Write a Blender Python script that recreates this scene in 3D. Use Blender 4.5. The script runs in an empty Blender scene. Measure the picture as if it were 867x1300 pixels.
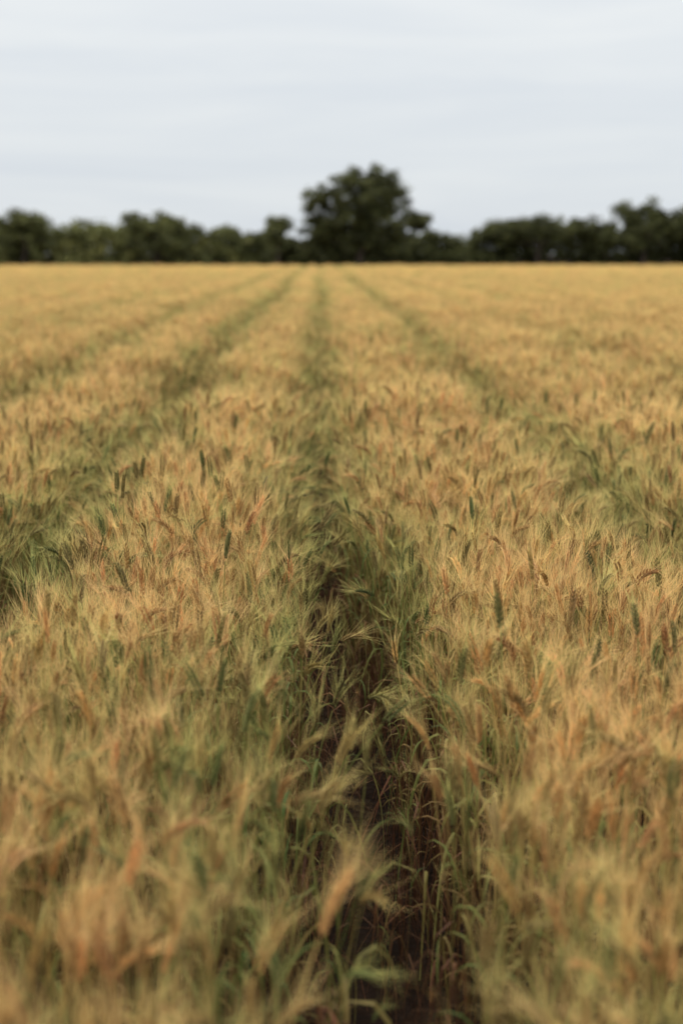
import bpy, math, random
import numpy as np
from mathutils import Vector, noise

random.seed(7)
rng = np.random.default_rng(7)
scene = bpy.context.scene
scene.view_settings.view_transform = 'Standard'
scene.view_settings.look = 'None'
scene.view_settings.exposure = 0

# ------------------------------------------------------------------ helpers
class B:
    def __init__(s):
        s.v = []; s.f = []; s.r = []; s.g = []
    def add(s, vs, fs, cr, cg):
        o = len(s.v)
        s.v.extend(vs)
        s.f.extend([tuple(i + o for i in f) for f in fs])
        if isinstance(cr, list):
            s.r.extend(cr); s.g.extend(cg)
        else:
            s.r.extend([cr] * len(vs)); s.g.extend([cg] * len(vs))
    def mesh(s, name, mat):
        me = bpy.data.meshes.new(name)
        me.from_pydata([tuple(p) for p in s.v], [], s.f)
        for nm, data in (("col_ripe", s.r), ("col_green", s.g)):
            a = me.attributes.new(nm, 'FLOAT_COLOR', 'POINT')
            arr = np.ones((len(s.v), 4), dtype=np.float32)
            arr[:, :3] = np.array(data, dtype=np.float32)
            a.data.foreach_set("color", arr.ravel())
        me.materials.append(mat)
        me.update()
        return me

def V(x, y, z): return Vector((x, y, z))
def frame(d):
    d = d.normalized()
    a = V(0, 0, 1) if abs(d.z) < 0.9 else V(1, 0, 0)
    u = d.cross(a).normalized()
    return u, d.cross(u).normalized()
def mixc(a, b, t): return tuple(a[i] * (1 - t) + b[i] * t for i in range(3))
def mulc(a, k): return tuple(c * k for c in a)

def tube(b, pts, rad, n, cr, cg):
    vs = []; fs = []; r = []; g = []
    for i, p in enumerate(pts):
        d = pts[min(i + 1, len(pts) - 1)] - pts[max(i - 1, 0)]
        u, w = frame(d)
        for k in range(n):
            a = 2 * math.pi * k / n
            vs.append(p + (u * math.cos(a) + w * math.sin(a)) * rad[i])
            r.append(cr[i]); g.append(cg[i])
    for i in range(len(pts) - 1):
        for k in range(n):
            k2 = (k + 1) % n
            fs.append((i * n + k, i * n + k2, (i + 1) * n + k2, (i + 1) * n + k))
    b.add(vs, fs, r, g)

def ribbon(b, pts, wid, side, cr, cg, fold=0.0):
    vs = []; fs = []; r = []; g = []
    n = len(pts)
    for i, p in enumerate(pts):
        d = (pts[min(i + 1, n - 1)] - pts[max(i - 1, 0)]).normalized()
        s = side[i] if isinstance(side, list) else side
        s = (s - d * s.dot(d)).normalized()
        nn = s.cross(d)
        vs += [p - s * wid[i] + nn * wid[i] * fold, p, p + s * wid[i] + nn * wid[i] * fold]
        r += [cr[i]] * 3; g += [cg[i]] * 3
    for i in range(n - 1):
        a = i * 3
        fs += [(a, a + 1, a + 4, a + 3), (a + 1, a + 2, a + 5, a + 4)]
    b.add(vs, fs, r, g)

def spindle(b, p, d, L, rad, n, cr, cg):
    u, w = frame(d); d = d.normalized()
    vs = [p]; fs = []
    for t, k in ((0.3, 1.0), (0.68, 0.8)):
        for j in range(n):
            a = 2 * math.pi * j / n
            vs.append(p + d * L * t + (u * math.cos(a) + w * math.sin(a)) * rad * k)
    vs.append(p + d * L)
    for j in range(n):
        j2 = (j + 1) % n
        fs.append((0, 1 + j2, 1 + j)); fs.append((1 + j, 1 + j2, 1 + n + j2, 1 + n + j))
        fs.append((1 + n + j, 1 + n + j2, 1 + 2 * n))
    b.add(vs, fs, cr, cg)

def awn(b, p, d, L, w, segs, cr, cg, sag):
    u, v2 = frame(d)
    a = random.uniform(0, 6.28)
    s = u * math.cos(a) + v2 * math.sin(a)
    bend = (u * math.cos(a + 1.6) + v2 * math.sin(a + 1.6)) * sag
    vs = []; fs = []
    for i in range(segs):
        t = i / segs
        q = p + d * L * t + bend * L * t * t
        ww = w * (1 - 0.75 * t)
        vs += [q - s * ww, q + s * ww]
    vs.append(p + d * L + bend * L)
    for i in range(segs - 1):
        fs.append((2 * i, 2 * i + 1, 2 * i + 3, 2 * i + 2))
    fs.append((2 * segs - 2, 2 * segs - 1, 2 * segs))
    b.add(vs, fs, cr, cg)

# base reflectances (ripe / still green)
R_AWN = (0.95, 0.66, 0.27); G_AWN = (0.56, 0.54, 0.18)
R_EAR = (0.56, 0.315, 0.115); G_EAR = (0.12, 0.15, 0.05)
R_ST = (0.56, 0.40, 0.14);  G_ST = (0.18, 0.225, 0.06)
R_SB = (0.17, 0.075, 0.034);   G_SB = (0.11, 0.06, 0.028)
R_LF = (0.36, 0.30, 0.09);   G_LF = (0.07, 0.12, 0.03)

def plant(b, o, ang, lod, awned=True, ripeoff=None, h=None, lean=None, leaves=True):
    rnd = random.random; ru = random.uniform
    if h is None: h = ru(0.67, 0.79)
    if lean is None: lean = abs(random.gauss(0, 0.08)) + 0.01
    ld = V(math.cos(ang), math.sin(ang), 0)
    k = ru(0.82, 1.1)
    def C(cr, cg, k2=1.0):
        a, c = mulc(cr, k * k2), mulc(cg, k * k2)
        if ripeoff is not None:
            if ripeoff > 0: c = mixc(c, a, ripeoff)
            else: a = mixc(a, c, -ripeoff)
        return a, c
    wob = V(ru(-1, 1), ru(-1, 1), 0) * 0.01
    def sp(t):
        return o + V(0, 0, h * t * (1 - 0.25 * lean * t)) + ld * (lean * h * t ** 2.3) + wob * math.sin(t * 5)
    ns = {0: 8, 1: 5, 2: 3, 3: 2}[lod]
    t0 = {0: 0, 1: 0, 2: 0.25, 3: 0.45}[lod]
    ts = [t0 + (1 - t0) * i / ns for i in range(ns + 1)]
    pts = [sp(t) for t in ts]
    cr = []; cg = []
    for t in ts:
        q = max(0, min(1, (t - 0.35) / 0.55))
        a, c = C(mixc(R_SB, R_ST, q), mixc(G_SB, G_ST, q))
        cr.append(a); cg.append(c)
    rb = {0: 0.0015, 1: 0.0017, 2: 0.0022, 3: 0.003}[lod]
    if lod <= 1:
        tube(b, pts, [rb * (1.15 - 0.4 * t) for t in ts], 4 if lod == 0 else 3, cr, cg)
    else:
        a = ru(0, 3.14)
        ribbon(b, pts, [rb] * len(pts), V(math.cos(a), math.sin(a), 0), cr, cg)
    # leaves
    if leaves:
        nodes = {0: [0.16, 0.36, 0.55, 0.74], 1: [0.4, 0.74], 2: [0.7], 3: []}[lod]
        for ni, tn in enumerate(nodes):
            if rnd() < 0.3: continue
            p = sp(tn + ru(-0.04, 0.02)); a = ru(0, 6.28)
            out = V(math.cos(a), math.sin(a), 0)
            L = ru(0.10, 0.20); up = ru(0.9, 2.6); droop = ru(0.2, 2.0)
            sg = {0: 6, 1: 4, 2: 3}[lod]
            w = ru(0.0028, 0.0048) * (1.0 if lod < 2 else 1.4)
            dry = (0.8 if tn < 0.5 else 0.1) if rnd() < 0.75 else 0.5
            lp = []; q = p.copy()
            for i in range(sg + 1):
                t = i / sg
                lp.append(q.copy())
                dd = (out * (0.35 + 0.6 * t) + V(0, 0, up * (1 - t) - droop * t * t)).normalized()
                q = q + dd * (L / sg)
            wd = [w * (0.55 + 1.2 * t if t < 0.35 else (1.0 - ((t - 0.35) / 0.65) ** 2) * 0.97 + 0.03) for t in [i / sg for i in range(sg + 1)]]
            tw = ru(-1.5, 1.5)
            base = V(-math.sin(a), math.cos(a), 0)
            sd = [(base * math.cos(tw * i / sg) + V(0, 0, 1) * math.sin(tw * i / sg)) for i in range(sg + 1)]
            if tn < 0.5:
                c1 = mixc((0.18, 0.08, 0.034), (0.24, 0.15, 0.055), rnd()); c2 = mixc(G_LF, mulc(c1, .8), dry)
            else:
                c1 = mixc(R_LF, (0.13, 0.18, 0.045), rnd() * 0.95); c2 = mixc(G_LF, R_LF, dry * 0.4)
            c1, c2 = C(c1, c2)
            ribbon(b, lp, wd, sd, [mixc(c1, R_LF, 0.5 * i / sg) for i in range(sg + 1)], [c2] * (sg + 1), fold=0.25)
    # ear
    d = (sp(1.0) - sp(0.93)).normalized()
    p = sp(1.0)
    eL = ru(0.060, 0.092) if lod == 0 else ru(0.055, 0.085)
    nod = (ru(0.0, 0.25) if rnd() < .7 else ru(.3, 1.2)) if awned else ru(0, 0.25)
    kd = ru(0.65, 1.15)
    er, eg = C(R_EAR, G_EAR, kd)
    if lod >= 1:
        dd = (d + ld * nod * 0.6).normalized()
        rad = {1: 0.0050, 2: 0.0058, 3: 0.0068}[lod]
        if lod == 1:
            u, w = frame(dd)
            for i in range(5):
                s = u if i % 2 else -u
                spindle(b, p + dd * eL * i / 5.5 + s * 0.0026, dd + s * 0.15, eL * 0.34, rad * 0.85, 4, mulc(er, ru(.8, 1.2)), mulc(eg, ru(.8, 1.2)))
        else:
            spindle(b, p, dd, eL, rad, 4, er, eg)
        if awned:
            na, w, sg = {1: (18, 0.0006, 2), 2: (12, 0.0014, 1), 3: (9, 0.003, 1)}[lod]
            for i in range(na):
                ar, ag = C(R_AWN, G_AWN, ru(0.85, 1.05))
                u, v2 = frame(dd); a = ru(0, 6.28)
                ad = (dd + (u * math.cos(a) + v2 * math.sin(a)) * ru(0.05, 0.55)).normalized()
                awn(b, p + dd * eL * ru(0.15, 1.0), ad, ru(0.06, 0.11), w, sg, ar, ag, ru(0, .12))
        return
    nsp = int(eL / 0.0048)
    cur = p.copy(); dd = d.copy()
    u0, w0 = frame(dd); fa = ru(0, 3.14)
    side0 = u0 * math.cos(fa) + w0 * math.sin(fa)
    for i in range(nsp):
        t = i / nsp
        dd = (dd + ld * nod * 0.09 - V(0, 0, nod * 0.03)).normalized()
        cur = cur + dd * (eL / nsp)
        s = side0 * (1 if i % 2 else -1); s = (s - dd * s.dot(dd)).normalized()
        nrm = dd.cross(s)
        fat = 0.70 + 0.55 * math.sin(math.pi * min(1, 0.15 + t * 0.85))
        for m in (-1, 1):
            sd = (dd * 1.0 + s * 0.38 + nrm * m * 0.20).normalized()
            kk = ru(0.65, 1.3)
            spindle(b, cur + s * 0.0021 + nrm * m * 0.0013, sd, 0.0125 * fat, 0.0022 * fat, 4, mulc(er, kk), mulc(eg, kk))
            if awned and rnd() < .88:
                ar, ag = C(R_AWN, G_AWN, ru(0.8, 1.05))
                ad = (dd + s * ru(0.05, 0.6) + nrm * (m * ru(0.0, 0.42)) + V(ru(-1, 1), ru(-1, 1), ru(-1, 1)) * 0.13).normalized()
                awn(b, cur + sd * 0.009 * fat, ad, ru(0.07, 0.135) * (1.0 - 0.25 * t), 0.00045, 3, ar, ag, ru(0.0, 0.25))
    if not awned:
        for i in range(6):
            ar, ag = C(R_AWN, G_AWN, 0.8)
            awn(b, cur, (dd + V(ru(-1, 1), ru(-1, 1), ru(-1, 1)) * 0.25).normalized(), ru(0.01, 0.03), 0.0004, 2, ar, ag, 0)

# ------------------------------------------------------------------ materials
def nodes_of(mat):
    mat.use_nodes = True
    nt = mat.node_tree; nt.nodes.clear()
    return nt, nt.nodes, nt.links

wheat = bpy.data.materials.new("wheat_straw")
nt, N, Lk = nodes_of(wheat)
a1 = N.new('ShaderNodeAttribute'); a1.attribute_name = "col_ripe"
a2 = N.new('ShaderNodeAttribute'); a2.attribute_name = "col_green"
a3 = N.new('ShaderNodeAttribute'); a3.attribute_name = "ripe"; a3.attribute_type = 'INSTANCER'
mx = N.new('ShaderNodeMix'); mx.data_type = 'RGBA'
Lk.new(a3.outputs['Fac'], mx.inputs[0]); Lk.new(a2.outputs['Color'], mx.inputs[6]); Lk.new(a1.outputs['Color'], mx.inputs[7])
oi = N.new('ShaderNodeObjectInfo')
hs = N.new('ShaderNodeHueSaturation')
mr = N.new('ShaderNodeMapRange'); mr.inputs[3].default_value = 0.487; mr.inputs[4].default_value = 0.508
mv = N.new('ShaderNodeMapRange'); mv.inputs[3].default_value = 0.85; mv.inputs[4].default_value = 1.12
wn = N.new('ShaderNodeTexWhiteNoise'); wn.noise_dimensions = '1D'
Lk.new(oi.outputs['Random'], wn.inputs['W'])
Lk.new(oi.outputs['Random'], mr.inputs[0]); Lk.new(wn.outputs['Value'], mv.inputs[0])
Lk.new(mr.outputs[0], hs.inputs['Hue']); Lk.new(mv.outputs[0], hs.inputs['Value']); Lk.new(mx.outputs[2], hs.inputs['Color'])
pb = N.new('ShaderNodeBsdfPrincipled'); pb.inputs['Roughness'].default_value = 0.55
pb.inputs['Specular IOR Level'].default_value = 0.2
tr = N.new('ShaderNodeBsdfTranslucent')
ms = N.new('ShaderNodeMixShader'); ms.inputs[0].default_value = 0.33
out = N.new('ShaderNodeOutputMaterial')
Lk.new(hs.outputs[0], pb.inputs['Base Color']); Lk.new(hs.outputs[0], tr.inputs['Color'])
Lk.new(pb.outputs[0], ms.inputs[1]); Lk.new(tr.outputs[0], ms.inputs[2]); Lk.new(ms.outputs[0], out.inputs[0])

soil = bpy.data.materials.new("dry_soil")
nt, N, Lk = nodes_of(soil)
tc = N.new('ShaderNodeTexCoord')
n1 = N.new('ShaderNodeTexNoise'); n1.inputs['Scale'].default_value = 9; n1.inputs['Detail'].default_value = 10
n2 = N.new('ShaderNodeTexVoronoi'); n2.inputs['Scale'].default_value = 28
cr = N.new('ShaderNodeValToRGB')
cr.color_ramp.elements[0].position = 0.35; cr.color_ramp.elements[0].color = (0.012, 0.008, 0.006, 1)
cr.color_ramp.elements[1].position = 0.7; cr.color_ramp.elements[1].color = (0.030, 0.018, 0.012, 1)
bp = N.new('ShaderNodeBump'); bp.inputs['Distance'].default_value = 0.03
pb = N.new('ShaderNodeBsdfPrincipled'); pb.inputs['Roughness'].default_value = 0.95
pb.inputs['Specular IOR Level'].default_value = 0.05
out = N.new('ShaderNodeOutputMaterial')
Lk.new(tc.outputs['Object'], n1.inputs[0]); Lk.new(tc.outputs['Object'], n2.inputs[0])
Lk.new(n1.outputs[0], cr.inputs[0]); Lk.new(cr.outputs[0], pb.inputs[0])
Lk.new(n2.outputs[0], bp.inputs['Height']); Lk.new(bp.outputs[0], pb.inputs['Normal']); Lk.new(pb.outputs[0], out.inputs[0])

def leafmat(name):
    m = bpy.data.materials.new(name)
    nt, N, Lk = nodes_of(m)
    a = N.new('ShaderNodeAttribute'); a.attribute_name = "col_ripe"
    d = N.new('ShaderNodeBsdfPrincipled'); d.inputs['Roughness'].default_value = 0.6; d.inputs['Specular IOR Level'].default_value = 0.2
    t = N.new('ShaderNodeBsdfTranslucent'); ms = N.new('ShaderNodeMixShader'); ms.inputs[0].default_value = 0.25
    o = N.new('ShaderNodeOutputMaterial')
    Lk.new(a.outputs['Color'], d.inputs[0]); Lk.new(a.outputs['Color'], t.inputs[0])
    Lk.new(d.outputs[0], ms.inputs[1]); Lk.new(t.outputs[0], ms.inputs[2]); Lk.new(ms.outputs[0], o.inputs[0])
    return m
foliage = leafmat("tree_foliage")

# ------------------------------------------------------------------ ground
me = bpy.data.meshes.new("ground")
me.from_pydata([(-900, -300, 0), (900, -300, 0), (900, 2500, 0), (-900, 2500, 0)], [], [(0, 1, 2, 3)])
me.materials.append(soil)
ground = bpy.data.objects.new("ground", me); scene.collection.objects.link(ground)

# ------------------------------------------------------------------ wheat variants
coll = bpy.data.collections.new("wheat_plants")
names = []
def reg(b):
    nm = "wheat_%03d" % len(names)
    ob = bpy.data.objects.new(nm, b.mesh(nm, wheat)); coll.objects.link(ob); names.append(nm)
NA = 28
for i in range(NA):            # awned plants, lean along +x
    b = B(); plant(b, V(0, 0, 0), random.uniform(-.3, .3), 0); reg(b)
for i in range(4):             # awnless / short-awned
    b = B(); plant(b, V(0, 0, 0), 0, 0, awned=False, lean=random.uniform(0.02, 0.08)); reg(b)
for i in range(6):             # leafy tillers in the furrows
    b = B()
    for k in range(1 if i < 4 else 2):
        p0 = V(random.uniform(-.02, .02), random.uniform(-.02, .02), 0)
        a = random.uniform(0, 6.28); outv = V(math.cos(a), math.sin(a), 0)
        L = random.uniform(0.35, 0.66); q = p0.copy(); lp = []; sg = 14
        up = random.uniform(4.0, 8.0); dr = random.uniform(3.0, 9.0)
        for j in range(sg + 1):
            t = j / sg; lp.append(q.copy())
            q = q + (outv * (0.15 + 0.7 * t) + V(0, 0, up * (1 - t) ** 1.3 - dr * t ** 4)).normalized() * (L / sg)
        w = random.uniform(0.0025, 0.0045)
        wd = [w * (0.35 + 1.0 * t if t < 0.6 else 1.0 - ((t - 0.6) / 0.4) ** 2 * 0.97) for t in [j / sg for j in range(sg + 1)]]
        tw = random.uniform(-2, 2); sb = V(-math.sin(a), math.cos(a), 0)
        sd = [sb * math.cos(tw * j / sg) + outv * math.sin(tw * j / sg) for j in range(sg + 1)]
        c2 = mixc((0.10, 0.14, 0.035), (0.24, 0.23, 0.07), random.random()); c1 = mixc((0.30, 0.16, 0.065), (0.24, 0.20, 0.07), random.random())
        ribbon(b, lp, wd, sd, [c1] * (sg + 1), [mixc(c2, (.38, .29, .10), max(0, j / sg - .6)) for j in range(sg + 1)], fold=0.3)
    reg(b)
for i in range(6):             # bent dry straws and low brown litter
    b = B()
    for k in range(4):
        a = random.uniform(0, 6.28); o = V(math.cos(a), math.sin(a), 0); h = random.uniform(.12, .5)
        kx = random.uniform(.3, .9); s0 = V(random.uniform(-.03, .03), random.uniform(-.03, .03), 0)
        lp = [s0, s0 + o * 0.03 + V(0, 0, h * .5), s0 + o * 0.07 + V(0, 0, h), s0 + o * (0.07 + kx * .12) + V(0, 0, h - 0.03), s0 + o * (0.07 + kx * .22) + V(0, 0, max(.01, h - 0.16))]
        c = mixc((0.24, 0.11, 0.05), (0.07, 0.034, 0.018), random.random() ** .6)
        tube(b, lp, [.0016, .0015, .0014, .0012, .0009], 4, [c] * 5, [c] * 5)
        if random.random() < .5:
            ribbon(b, [lp[2], lp[2] + o * .05 + V(0, 0, .02), lp[2] + o * .10 + V(0.02, 0, -.03), lp[2] + o * .12 + V(.03, 0, -.12)], [.002, .0032, .0025, .0006],
                   V(-math.sin(a), math.cos(a), 0), [c] * 4, [c] * 4, fold=.3)
    reg(b)
NT, NS, NE = NA + 4, NA + 10, NA + 16
L1 = len(names)
for i in range(10):
    b = B()
    for k in range(6):
        a = random.uniform(0, 6.28); r = 0.07 * math.sqrt(random.random())
        plant(b, V(r * math.cos(a), r * math.sin(a), 0), random.uniform(0, 6.28), 1, ripeoff=random.uniform(-0.45, 0.3), awned=random.random() < .93)
    reg(b)
L2 = len(names)
for i in range(8):
    b = B()
    for k in range(12):
        a = random.uniform(0, 6.28); r = 0.11 * math.sqrt(random.random())
        plant(b, V(r * math.cos(a), r * math.sin(a), 0), random.uniform(0, 6.28), 2, ripeoff=random.uniform(-0.45, 0.3), awned=random.random() < .95)
    reg(b)
L3 = len(names)
for i in range(6):
    b = B()
    for k in range(46):
        a = random.uniform(0, 6.28); r = 0.26 * math.sqrt(random.random())
        plant(b, V(r * math.cos(a), r * math.sin(a), 0), random.uniform(0, 6.28), 3, ripeoff=random.uniform(-0.45, 0.3))
    reg(b)
L4 = len(names)

# ------------------------------------------------------------------ planting
furrows = [(0.10, 0.13, 1.0), (-0.98, 0.13, 1.0), (-2.15, 0.09, .92), (-3.7, 0.08, 0.6), (1.17, 0.09, 0.85), (2.6, 0.05, 0.3), (3.9, 0.05, 0.25)]
x = 5.1
while x < 48:
    furrows.append((x, 0.05, 0.25)); x += random.uniform(1.1, 1.6)
x = -5.1
while x > -48:
    furrows.append((x, 0.07, 0.4)); x -= random.uniform(1.1, 1.7)
furrows.sort()
FX = np.array([f[0] for f in furrows]); FH = np.array([f[1] for f in furrows]); FS = np.array([f[2] for f in furrows])
JC = int(np.argmin(np.abs(FX - 0.10)))
def nz(x, y, s, seed=0.0):
    return np.array([noise.noise(Vector((a * s, b_ * s, seed))) for a, b_ in zip(x, y)])
def wobf(Y, j):
    w = (0.02 * np.sin(Y * 1.3 + j) + 0.014 * np.sin(Y * 3.1 + 1 + 2 * j)) * np.clip((Y - 1) / 3, 0, 1) + 0.05 * np.sin(Y * 0.17 + j) * np.clip(Y / 20, 0, 1)
    return w + np.where(j == JC, -0.075 * np.clip((Y - 3.8) / 1.3, 0, 1), 0)
P = []; ROT = []; SC = []; IDX = []; RP = []
def plantzone(y0, y1, xs, x0, dens, lo, hi, near=False, grow=0.0):
    W = xs * y1 + x0
    n = int(dens * 2 * W * (y1 - y0))
    X = rng.uniform(-W, W, n); Y = rng.uniform(y0, y1, n)
    k = np.abs(X) < xs * np.maximum(Y, 0) + x0
    X = X[k]; Y = Y[k]; n = len(X)
    j = np.abs(X[:, None] - FX[None, :]).argmin(1)
    ctr = FX[j] + wobf(Y, j)
    dist = np.abs(X - ctr); sgn = np.sign(ctr - X)
    edge = nz(X, Y, 5.0, 3.0) * 0.03 + nz(X * .3, Y, 0.9, 13.0) * 0.07
    hw = FH[j] + edge + grow
    if near:
        hc = np.interp(Y, [0, 1.5, 3.8, 4.8, 6, 8.5], [.175, .175, .175, .13, .115, .09]) + edge * .45
        hw = np.where(j == JC, hc, hw)
    elif grow > 0:
        hw = np.where(j == JC, 0.075 + edge * .5 + grow, hw)
    keep = 1 - FS[j]
    if grow > 0: keep = np.clip(keep + 0.12 + (0.28 if grow > .07 else 0), 0, 1)
    pr = np.where(dist < hw, keep, 1.0)
    k = rng.random(n) < pr
    X = X[k]; Y = Y[k]; dist = dist[k]; sgn = sgn[k]; j = j[k]; hw = hw[k]; n = len(X)
    er_ = np.interp(Y, [0, 2.5, 5, 10], [.15, .18, .26, .22])
    e = np.clip((dist - hw) / er_, 0, 1)           # 0 at edge, 1 in the bed
    patch = nz(X, Y, 1.1, 9.0); patch2 = nz(X, Y, 0.13, 5.0); fine = rng.normal(0, 0.22, n)
    st = 0.25 + 0.75 * FS[j]
    ripe = 0.98 - (1 - e) ** 1.1 * 0.82 * st + patch * 0.55 + patch2 * 0.25 + fine
    ripe = np.where(rng.random(n) < (0.14 if near else 0.06), ripe - 0.75, ripe)
    ripe = np.clip(ripe, 0, 1)
    hn = nz(X, Y, 0.8, 1.0)
    sc = 0.985 + hn * 0.09 - (1 - e) ** 1.5 * 0.09 * st + rng.normal(0, 0.045, n)
    if grow > 0: sc = np.where(dist < hw, sc * 0.86, sc)
    rz = rng.uniform(0, 6.283, n)
    toward = np.where(sgn > 0, 0.0, math.pi) + rng.normal(0, 0.8, n)
    lw = np.clip((Y - 4.0) / .8, 0, 1)
    rz = np.where((rng.random(n) < 0.5 * (1 - e) * lw), toward, rz)
    away = np.where(sgn > 0, math.pi, 0.0) + rng.normal(0, 0.9, n)
    rz = np.where((rng.random(n) < 0.75 * (1 - e) * (1 - lw)), away, rz)
    wind = rng.normal(0.3, 0.9, n)
    rz = np.where(rng.random(n) < 0.15, wind, rz)
    tl = 0.06
    tx = rng.normal(0, tl, n); ty = rng.normal(0, tl, n) + lw * (1 - e) * 0.05
    idx = rng.integers(lo, hi, n)
    if near:
        aw = rng.random(n) < 0.06
        idx = np.where(aw, rng.integers(NA, NA + 4, n), idx)
        sc = np.where(aw, sc + rng.uniform(0, 0.13, n), sc)
        ripe = np.where(aw, rng.uniform(0, 0.6, n), ripe)
    P.append(np.stack([X, Y, np.zeros(n)], 1)); ROT.append(np.stack([tx, ty, rz], 1)); SC.append(sc); IDX.append(idx); RP.append(ripe)
plantzone(-1.0, 8.5, 0.31, 1.2, 420, 0, NA, near=True)
plantzone(8.5, 27, 0.31, 1.3, 70, L1, L2, grow=0.02)
plantzone(27, 60, 0.31, 1.5, 32, L2, L3, grow=0.05)
plantzone(60, 106, 0.31, 2.0, 9, L3, L4, grow=0.10)
# leafy tillers, stunted late plants & dry straw in the open furrows
def put(X, Y, idx, sc, rp, tilt=.12):
    n = len(X)
    P.append(np.stack([X, Y, np.zeros(n)], 1)); ROT.append(np.stack([rng.normal(0, tilt, n), rng.normal(0, tilt, n), rng.uniform(0, 6.28, n)], 1))
    SC.append(sc); IDX.append(idx); RP.append(rp)
for fj, f in enumerate(furrows):
    if f[2] < .8: continue
    n = 640
    Y = rng.uniform(0.5, 9, n)
    off = rng.uniform(-1, 1, n); off = np.sign(off) * np.abs(off) ** .45 * 0.19
    X = f[0] + wobf(Y, np.full(n, fj)) + off
    kind = rng.random(n)
    idx = np.where(kind < .22, rng.integers(NT, NS, n), np.where(kind < .76, rng.integers(NS, NE, n), rng.integers(0, NA, n)))
    sc = np.where(kind < .22, rng.uniform(0.5, 1.1, n), np.where(kind < .76, rng.uniform(.4, 1.0, n), rng.uniform(.3, .7, n)))
    put(X, Y, idx, sc, np.clip(rng.normal(.3, .35, n), 0, 1))
# tall loose tillers and late green ears standing in the near part of the centre furrow
n = 8
put(rng.uniform(0.0, 0.15, n), rng.uniform(1.8, 2.9, n), rng.integers(NT, NS, n), rng.uniform(1.1, 1.55, n), rng.uniform(0, .6, n), .06)
n = 12
put(np.where(rng.random(n) < .5, rng.uniform(-.04, .03, n), rng.uniform(.16, .27, n)), rng.uniform(1.7, 4.2, n), rng.integers(0, NA + 4, n), rng.uniform(.75, .98, n), rng.uniform(0, .5, n), .06)
P = np.concatenate(P); ROT = np.concatenate(ROT); SC = np.concatenate(SC); IDX = np.concatenate(IDX); RP = np.concatenate(RP)
print("instances", len(P))
me = bpy.data.meshes.new("wheat_field")
me.vertices.add(len(P)); me.vertices.foreach_set("co", P.astype(np.float32).ravel())
def attr(nm, tp, dom, key, arr):
    a = me.attributes.new(nm, tp, dom); a.data.foreach_set(key, arr)
attr("rot", 'FLOAT_VECTOR', 'POINT', "vector", ROT.astype(np.float32).ravel())
attr("scl", 'FLOAT', 'POINT', "value", SC.astype(np.float32))
attr("ripe", 'FLOAT', 'POINT', "value", RP.astype(np.float32))
attr("pidx", 'INT', 'POINT', "value", IDX.astype(np.int32))
field = bpy.data.objects.new("wheat_field", me); scene.collection.objects.link(field)
ng = bpy.data.node_groups.new("plant_wheat", 'GeometryNodeTree')
ng.interface.new_socket("Geometry", in_out='INPUT', socket_type='NodeSocketGeometry')
ng.interface.new_socket("Geometry", in_out='OUTPUT', socket_type='NodeSocketGeometry')
gi = ng.nodes.new('NodeGroupInput'); go = ng.nodes.new('NodeGroupOutput')
ci = ng.nodes.new('GeometryNodeCollectionInfo'); ci.inputs['Collection'].default_value = coll
ci.inputs['Separate Children'].default_value = True
iop = ng.nodes.new('GeometryNodeInstanceOnPoints'); iop.inputs['Pick Instance'].default_value = True
def na(nm, tp):
    n = ng.nodes.new('GeometryNodeInputNamedAttribute'); n.data_type = tp; n.inputs['Name'].default_value = nm
    return n.outputs['Attribute']
er = ng.nodes.new('FunctionNodeEulerToRotation')
ng.links.new(na("rot", 'FLOAT_VECTOR'), er.inputs[0]); ng.links.new(er.outputs[0], iop.inputs['Rotation'])
ng.links.new(na("scl", 'FLOAT'), iop.inputs['Scale']); ng.links.new(na("pidx", 'INT'), iop.inputs['Instance Index'])
ng.links.new(gi.outputs[0], iop.inputs['Points']); ng.links.new(ci.outputs[0], iop.inputs['Instance']); ng.links.new(iop.outputs[0], go.inputs[0])
m = field.modifiers.new("planting", 'NODES'); m.node_group = ng

# ------------------------------------------------------------------ trees
def leaves_cloud(b, c, rad, n, size, col):
    c = np.array(c)
    d = rng.normal(0, 1, (n, 3)); d /= np.linalg.norm(d, axis=1)[:, None]
    rr = rng.random(n) ** 0.55 * (1 + 0.35 * rng.random(n) ** 3)
    p = c + d * rr[:, None] * np.array(rad)
    u = rng.normal(0, 1, (n, 3)); u /= np.linalg.norm(u, axis=1)[:, None]
    w = np.cross(u, rng.normal(0, 1, (n, 3))); w /= np.linalg.norm(w, axis=1)[:, None]
    s = size * rng.uniform(0.6, 1.3, n)[:, None]
    q = np.stack([p - u * s, p + w * s * .55, p + u * s, p - w * s * .55], 1).reshape(-1, 3)
    kk = rng.uniform(0.75, 1.25, n)
    cols = np.repeat(np.outer(kk, np.array(col)), 4, 0)
    o = len(b.v)
    b.v.extend(map(tuple, q)); b.f.extend([(o + 4 * i, o + 4 * i + 1, o + 4 * i + 2, o + 4 * i + 3) for i in range(n)])
    cl = list(map(tuple, cols)); b.r.extend(cl); b.g.extend(cl)
BARK = (0.07, 0.055, 0.042)
def limb(b, p, q, r0, r1):
    pts = []; n = 6; off = V(*rng.normal(0, 1, 3)) * (q - p).length * 0.06
    for i in range(n + 1):
        t = i / n; pts.append(p.lerp(q, t) + off * math.sin(math.pi * t))
    tube(b, pts, [r0 + (r1 - r0) * i / n for i in range(n + 1)], 7, [BARK] * (n + 1), [BARK] * (n + 1))
K = 110 / 1805.0
CZ = 1.7
def wx(px): return (px - 405) * K
def wz(py): return CZ + (322 - py) * K
GREEN_D = (0.066, 0.072, 0.026); GREEN_L = (0.20, 0.21, 0.075)
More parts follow.
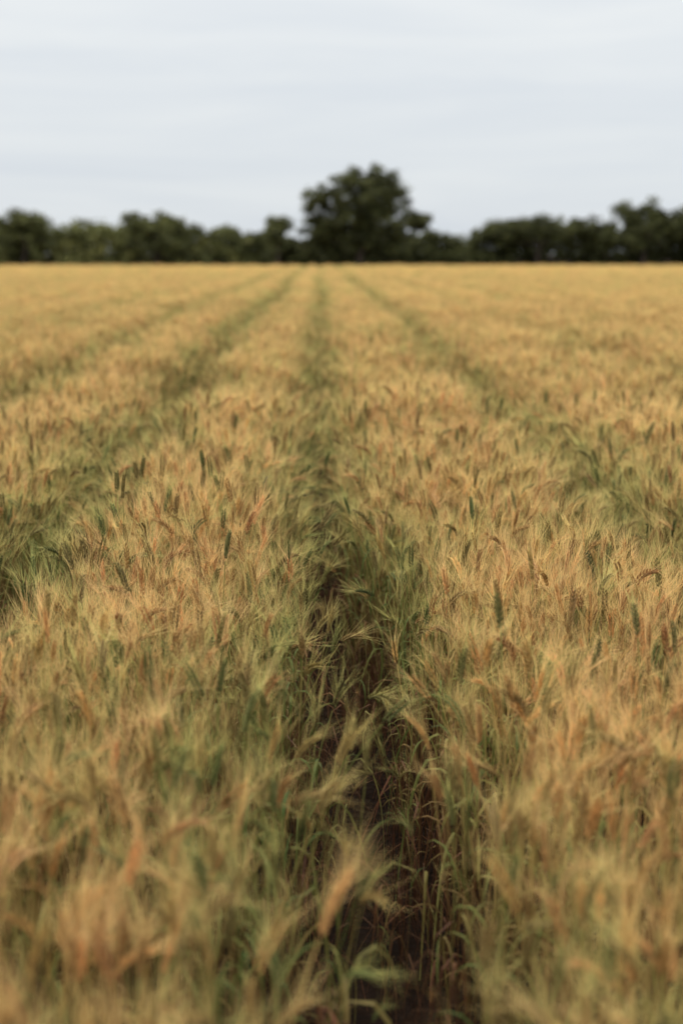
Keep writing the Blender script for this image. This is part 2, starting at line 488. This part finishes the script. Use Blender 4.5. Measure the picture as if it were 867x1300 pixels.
def tree(name, lobes, base, Y, col, dens=1.0, tr=0.35):
    b = B()
    bx = wx(base); fork = V(bx + 0.2, Y, 2.3)
    limb(b, V(bx, Y, -0.1), fork, tr, tr * .7)
    for (px, py, rx, ry) in lobes:
        cx, cz, ax, az = wx(px), wz(py), rx * K, ry * K
        ay = (ax + az) * .5
        yo = Y + rng.uniform(-1, 1) * 0.8
        limb(b, fork, V(cx, yo, cz), tr * .4, 0.05)
        nc = int(13 * max(1, ax * az) * dens) + 7
        for k in range(nc):
            d = rng.normal(0, 1, 3); d /= np.linalg.norm(d); r = rng.random() ** 0.5 * (1 + .25 * rng.random() ** 3)
            cc = np.array((cx, yo, cz)) + d * r * np.array((ax, ay, az)) * 0.95
            if k % 6 == 0: limb(b, V(cx, yo, cz), V(*cc), 0.05, 0.015)
            rs = rng.uniform(0.25, 0.6)
            cl = mixc(mulc(col, .5), mulc(col, 1.6), rng.random())
            leaves_cloud(b, cc, (rs * 1.15, rs * 1.15, rs * .8), int(80 * rs / .4), 0.12, cl)
    ob = bpy.data.objects.new(name, b.mesh(name, foliage)); scene.collection.objects.link(ob)
tree("broadleaf_tree", [(474, 236, 38, 20), (450, 252, 40, 24), (407, 259, 27, 18), (440, 288, 50, 30), (496, 256, 22, 24), (405, 298, 24, 26), (490, 290, 38, 28), (526, 282, 16, 13), (455, 312, 58, 22), (462, 272, 38, 20)], 455, 108, GREEN_D, 1.0)
tree("broadleaf_tree", [(352, 288, 15, 11), (350, 303, 14, 12)], 352, 109, mixc(GREEN_D, GREEN_L, .2), 1.0, .14)
tree("broadleaf_tree", [(22, 284, 20, 17), (48, 287, 20, 18), (35, 308, 40, 20)], 35, 111, mixc(GREEN_D, GREEN_L, .25), 1.1, .22)
tree("broadleaf_tree", [(178, 286, 20, 14), (212, 288, 26, 16), (200, 306, 50, 18)], 200, 111, mixc(GREEN_D, GREEN_L, .25), 1.1, .22)
tree("broadleaf_tree", [(795, 274, 20, 18), (822, 276, 18, 20), (808, 302, 34, 24)], 808, 110, GREEN_D, 1.1, .25)
tree("broadleaf_tree", [(660, 291, 34, 15), (635, 298, 24, 16), (705, 293, 30, 16), (740, 294, 26, 16)], 680, 111, GREEN_D, 1.1, .25)
tree("broadleaf_tree", [(862, 286, 22, 22), (880, 282, 26, 22), (870, 306, 40, 20)], 872, 111, GREEN_D, 1.1, .25)
# continuous hedge / scrub mass
prof = [(-900, 290), (-700, 275), (-500, 292), (-300, 270), (-150, 285), (0, 290), (30, 282), (70, 292), (85, 283), (112, 280), (150, 295), (170, 287), (215, 288), (240, 288), (262, 296), (290, 291), (312, 299), (335, 302), (375, 307), (420, 300), (520, 302), (545, 294), (560, 296), (580, 304), (602, 302), (625, 288), (660, 283), (700, 284), (740, 284), (765, 289), (790, 281), (835, 282), (867, 276), (950, 285), (1100, 270), (1300, 288), (1600, 280)]
pxs = [p[0] for p in prof]; pys = [p[1] for p in prof]
b = B()
for k in range(5600):
    px = rng.uniform(-560, 1400)
    top = wz(np.interp(px, pxs, pys) + 2 + 9 * noise.noise(Vector((px * .07, 0, 0))) - 5 * rng.random() ** 4)
    z = 0.3 + (top - 0.3) * rng.random() ** 0.75
    y = 114 + rng.uniform(-2.6, 2.6) * (1.1 - z / top * .7)
    s = 0 if px > 340 else min(1, (340 - px) / 200)
    g = noise.noise(Vector((px * .03, 7, 0))) * .5 + .5
    col = mixc(GREEN_D, GREEN_L, min(1, max(0, 0.04 + s * 1.1 * g + rng.uniform(-.1, .15))))
    if s > 0 and z < 2.8 and rng.random() < .6 * s: col = mixc(GREEN_L, (0.26, 0.25, 0.09), .6)
    rs = rng.uniform(.35, .7)
    leaves_cloud(b, (wx(px), y, z), (rs, rs, rs * .8), 34, 0.17, mulc(col, rng.uniform(.7, 1.3)))
    if k % 30 == 0: limb(b, V(wx(px), 114, 0), V(wx(px) + rng.uniform(-1, 1), 114, z), .08, .02)
ob = bpy.data.objects.new("distant_treeline", b.mesh("distant_treeline", foliage)); scene.collection.objects.link(ob)

# ------------------------------------------------------------------ world and light
w = bpy.data.worlds.new("World"); scene.world = w; w.use_nodes = True
nt = w.node_tree; N = nt.nodes; Lk = nt.links; N.clear()
SE, SR = math.radians(42), math.radians(250)
sky = N.new('ShaderNodeTexSky'); sky.sky_type = 'NISHITA'; sky.sun_disc = False; sky.sun_elevation = SE; sky.sun_rotation = SR
tc = N.new('ShaderNodeTexCoord'); sx = N.new('ShaderNodeSeparateXYZ')
Lk.new(tc.outputs['Generated'], sx.inputs[0])
rp = N.new('ShaderNodeValToRGB'); Lk.new(sx.outputs['Z'], rp.inputs[0])
e = rp.color_ramp.elements
e[0].position = 0.0; e[0].color = (7.2, 7.6, 8.0, 1)
e[1].position = 1.0; e[1].color = (25, 24.3, 23.2, 1)
x = e.new(0.17); x.color = (8.4, 8.7, 8.9, 1)
mp = N.new('ShaderNodeMapping'); mp.inputs['Scale'].default_value = (2.0, 2.0, 17)
mp.inputs['Rotation'].default_value = (0, math.radians(3), 0)
Lk.new(tc.outputs['Generated'], mp.inputs[0])
nn = N.new('ShaderNodeTexNoise'); nn.inputs['Scale'].default_value = 1.9; nn.inputs['Detail'].default_value = 7; nn.inputs['Roughness'].default_value = .55
nn.inputs['Distortion'].default_value = 0.6
Lk.new(mp.outputs[0], nn.inputs[0])
m1 = N.new('ShaderNodeMapRange'); m1.inputs[1].default_value = .35; m1.inputs[2].default_value = .65
Lk.new(nn.outputs[0], m1.inputs[0])
cm = N.new('ShaderNodeMix'); cm.data_type = 'RGBA'
cm.inputs[6].default_value = (.94, .955, .975, 1); cm.inputs[7].default_value = (1.03, 1.03, 1.02, 1)
Lk.new(m1.outputs[0], cm.inputs[0])
vm = N.new('ShaderNodeVectorMath'); vm.operation = 'MULTIPLY'
Lk.new(rp.outputs[0], vm.inputs[0]); Lk.new(cm.outputs[2], vm.inputs[1])
mm = N.new('ShaderNodeMix'); mm.data_type = 'RGBA'; mm.inputs[0].default_value = 0.95
Lk.new(sky.outputs[0], mm.inputs[6]); Lk.new(vm.outputs[0], mm.inputs[7])
bg = N.new('ShaderNodeBackground'); bg.inputs[1].default_value = 0.1
ow = N.new('ShaderNodeOutputWorld')
Lk.new(mm.outputs[2], bg.inputs[0]); Lk.new(bg.outputs[0], ow.inputs[0])
sl = bpy.data.lights.new("sun", 'SUN'); sl.energy = 1.5; sl.angle = math.radians(10); sl.color = (1, .92, .80)
so = bpy.data.objects.new("sun", sl); scene.collection.objects.link(so)
ds = V(math.sin(SR) * math.cos(SE), math.cos(SR) * math.cos(SE), math.sin(SE))
so.rotation_euler = ds.to_track_quat('Z', 'Y').to_euler()

# ------------------------------------------------------------------ camera
cam = bpy.data.cameras.new("camera"); co = bpy.data.objects.new("camera", cam); scene.collection.objects.link(co)
cam.sensor_fit = 'VERTICAL'; cam.sensor_height = 36; cam.sensor_width = 24; cam.lens = 50
cam.clip_start = 0.05; cam.clip_end = 5000
co.location = (0, 0, CZ)
co.rotation_euler = (math.radians(90 - 10.3), 0, math.radians(-0.89))
cam.dof.use_dof = True; cam.dof.focus_distance = 4.1; cam.dof.aperture_fstop = 1.9; cam.dof.aperture_blades = 0
scene.camera = co
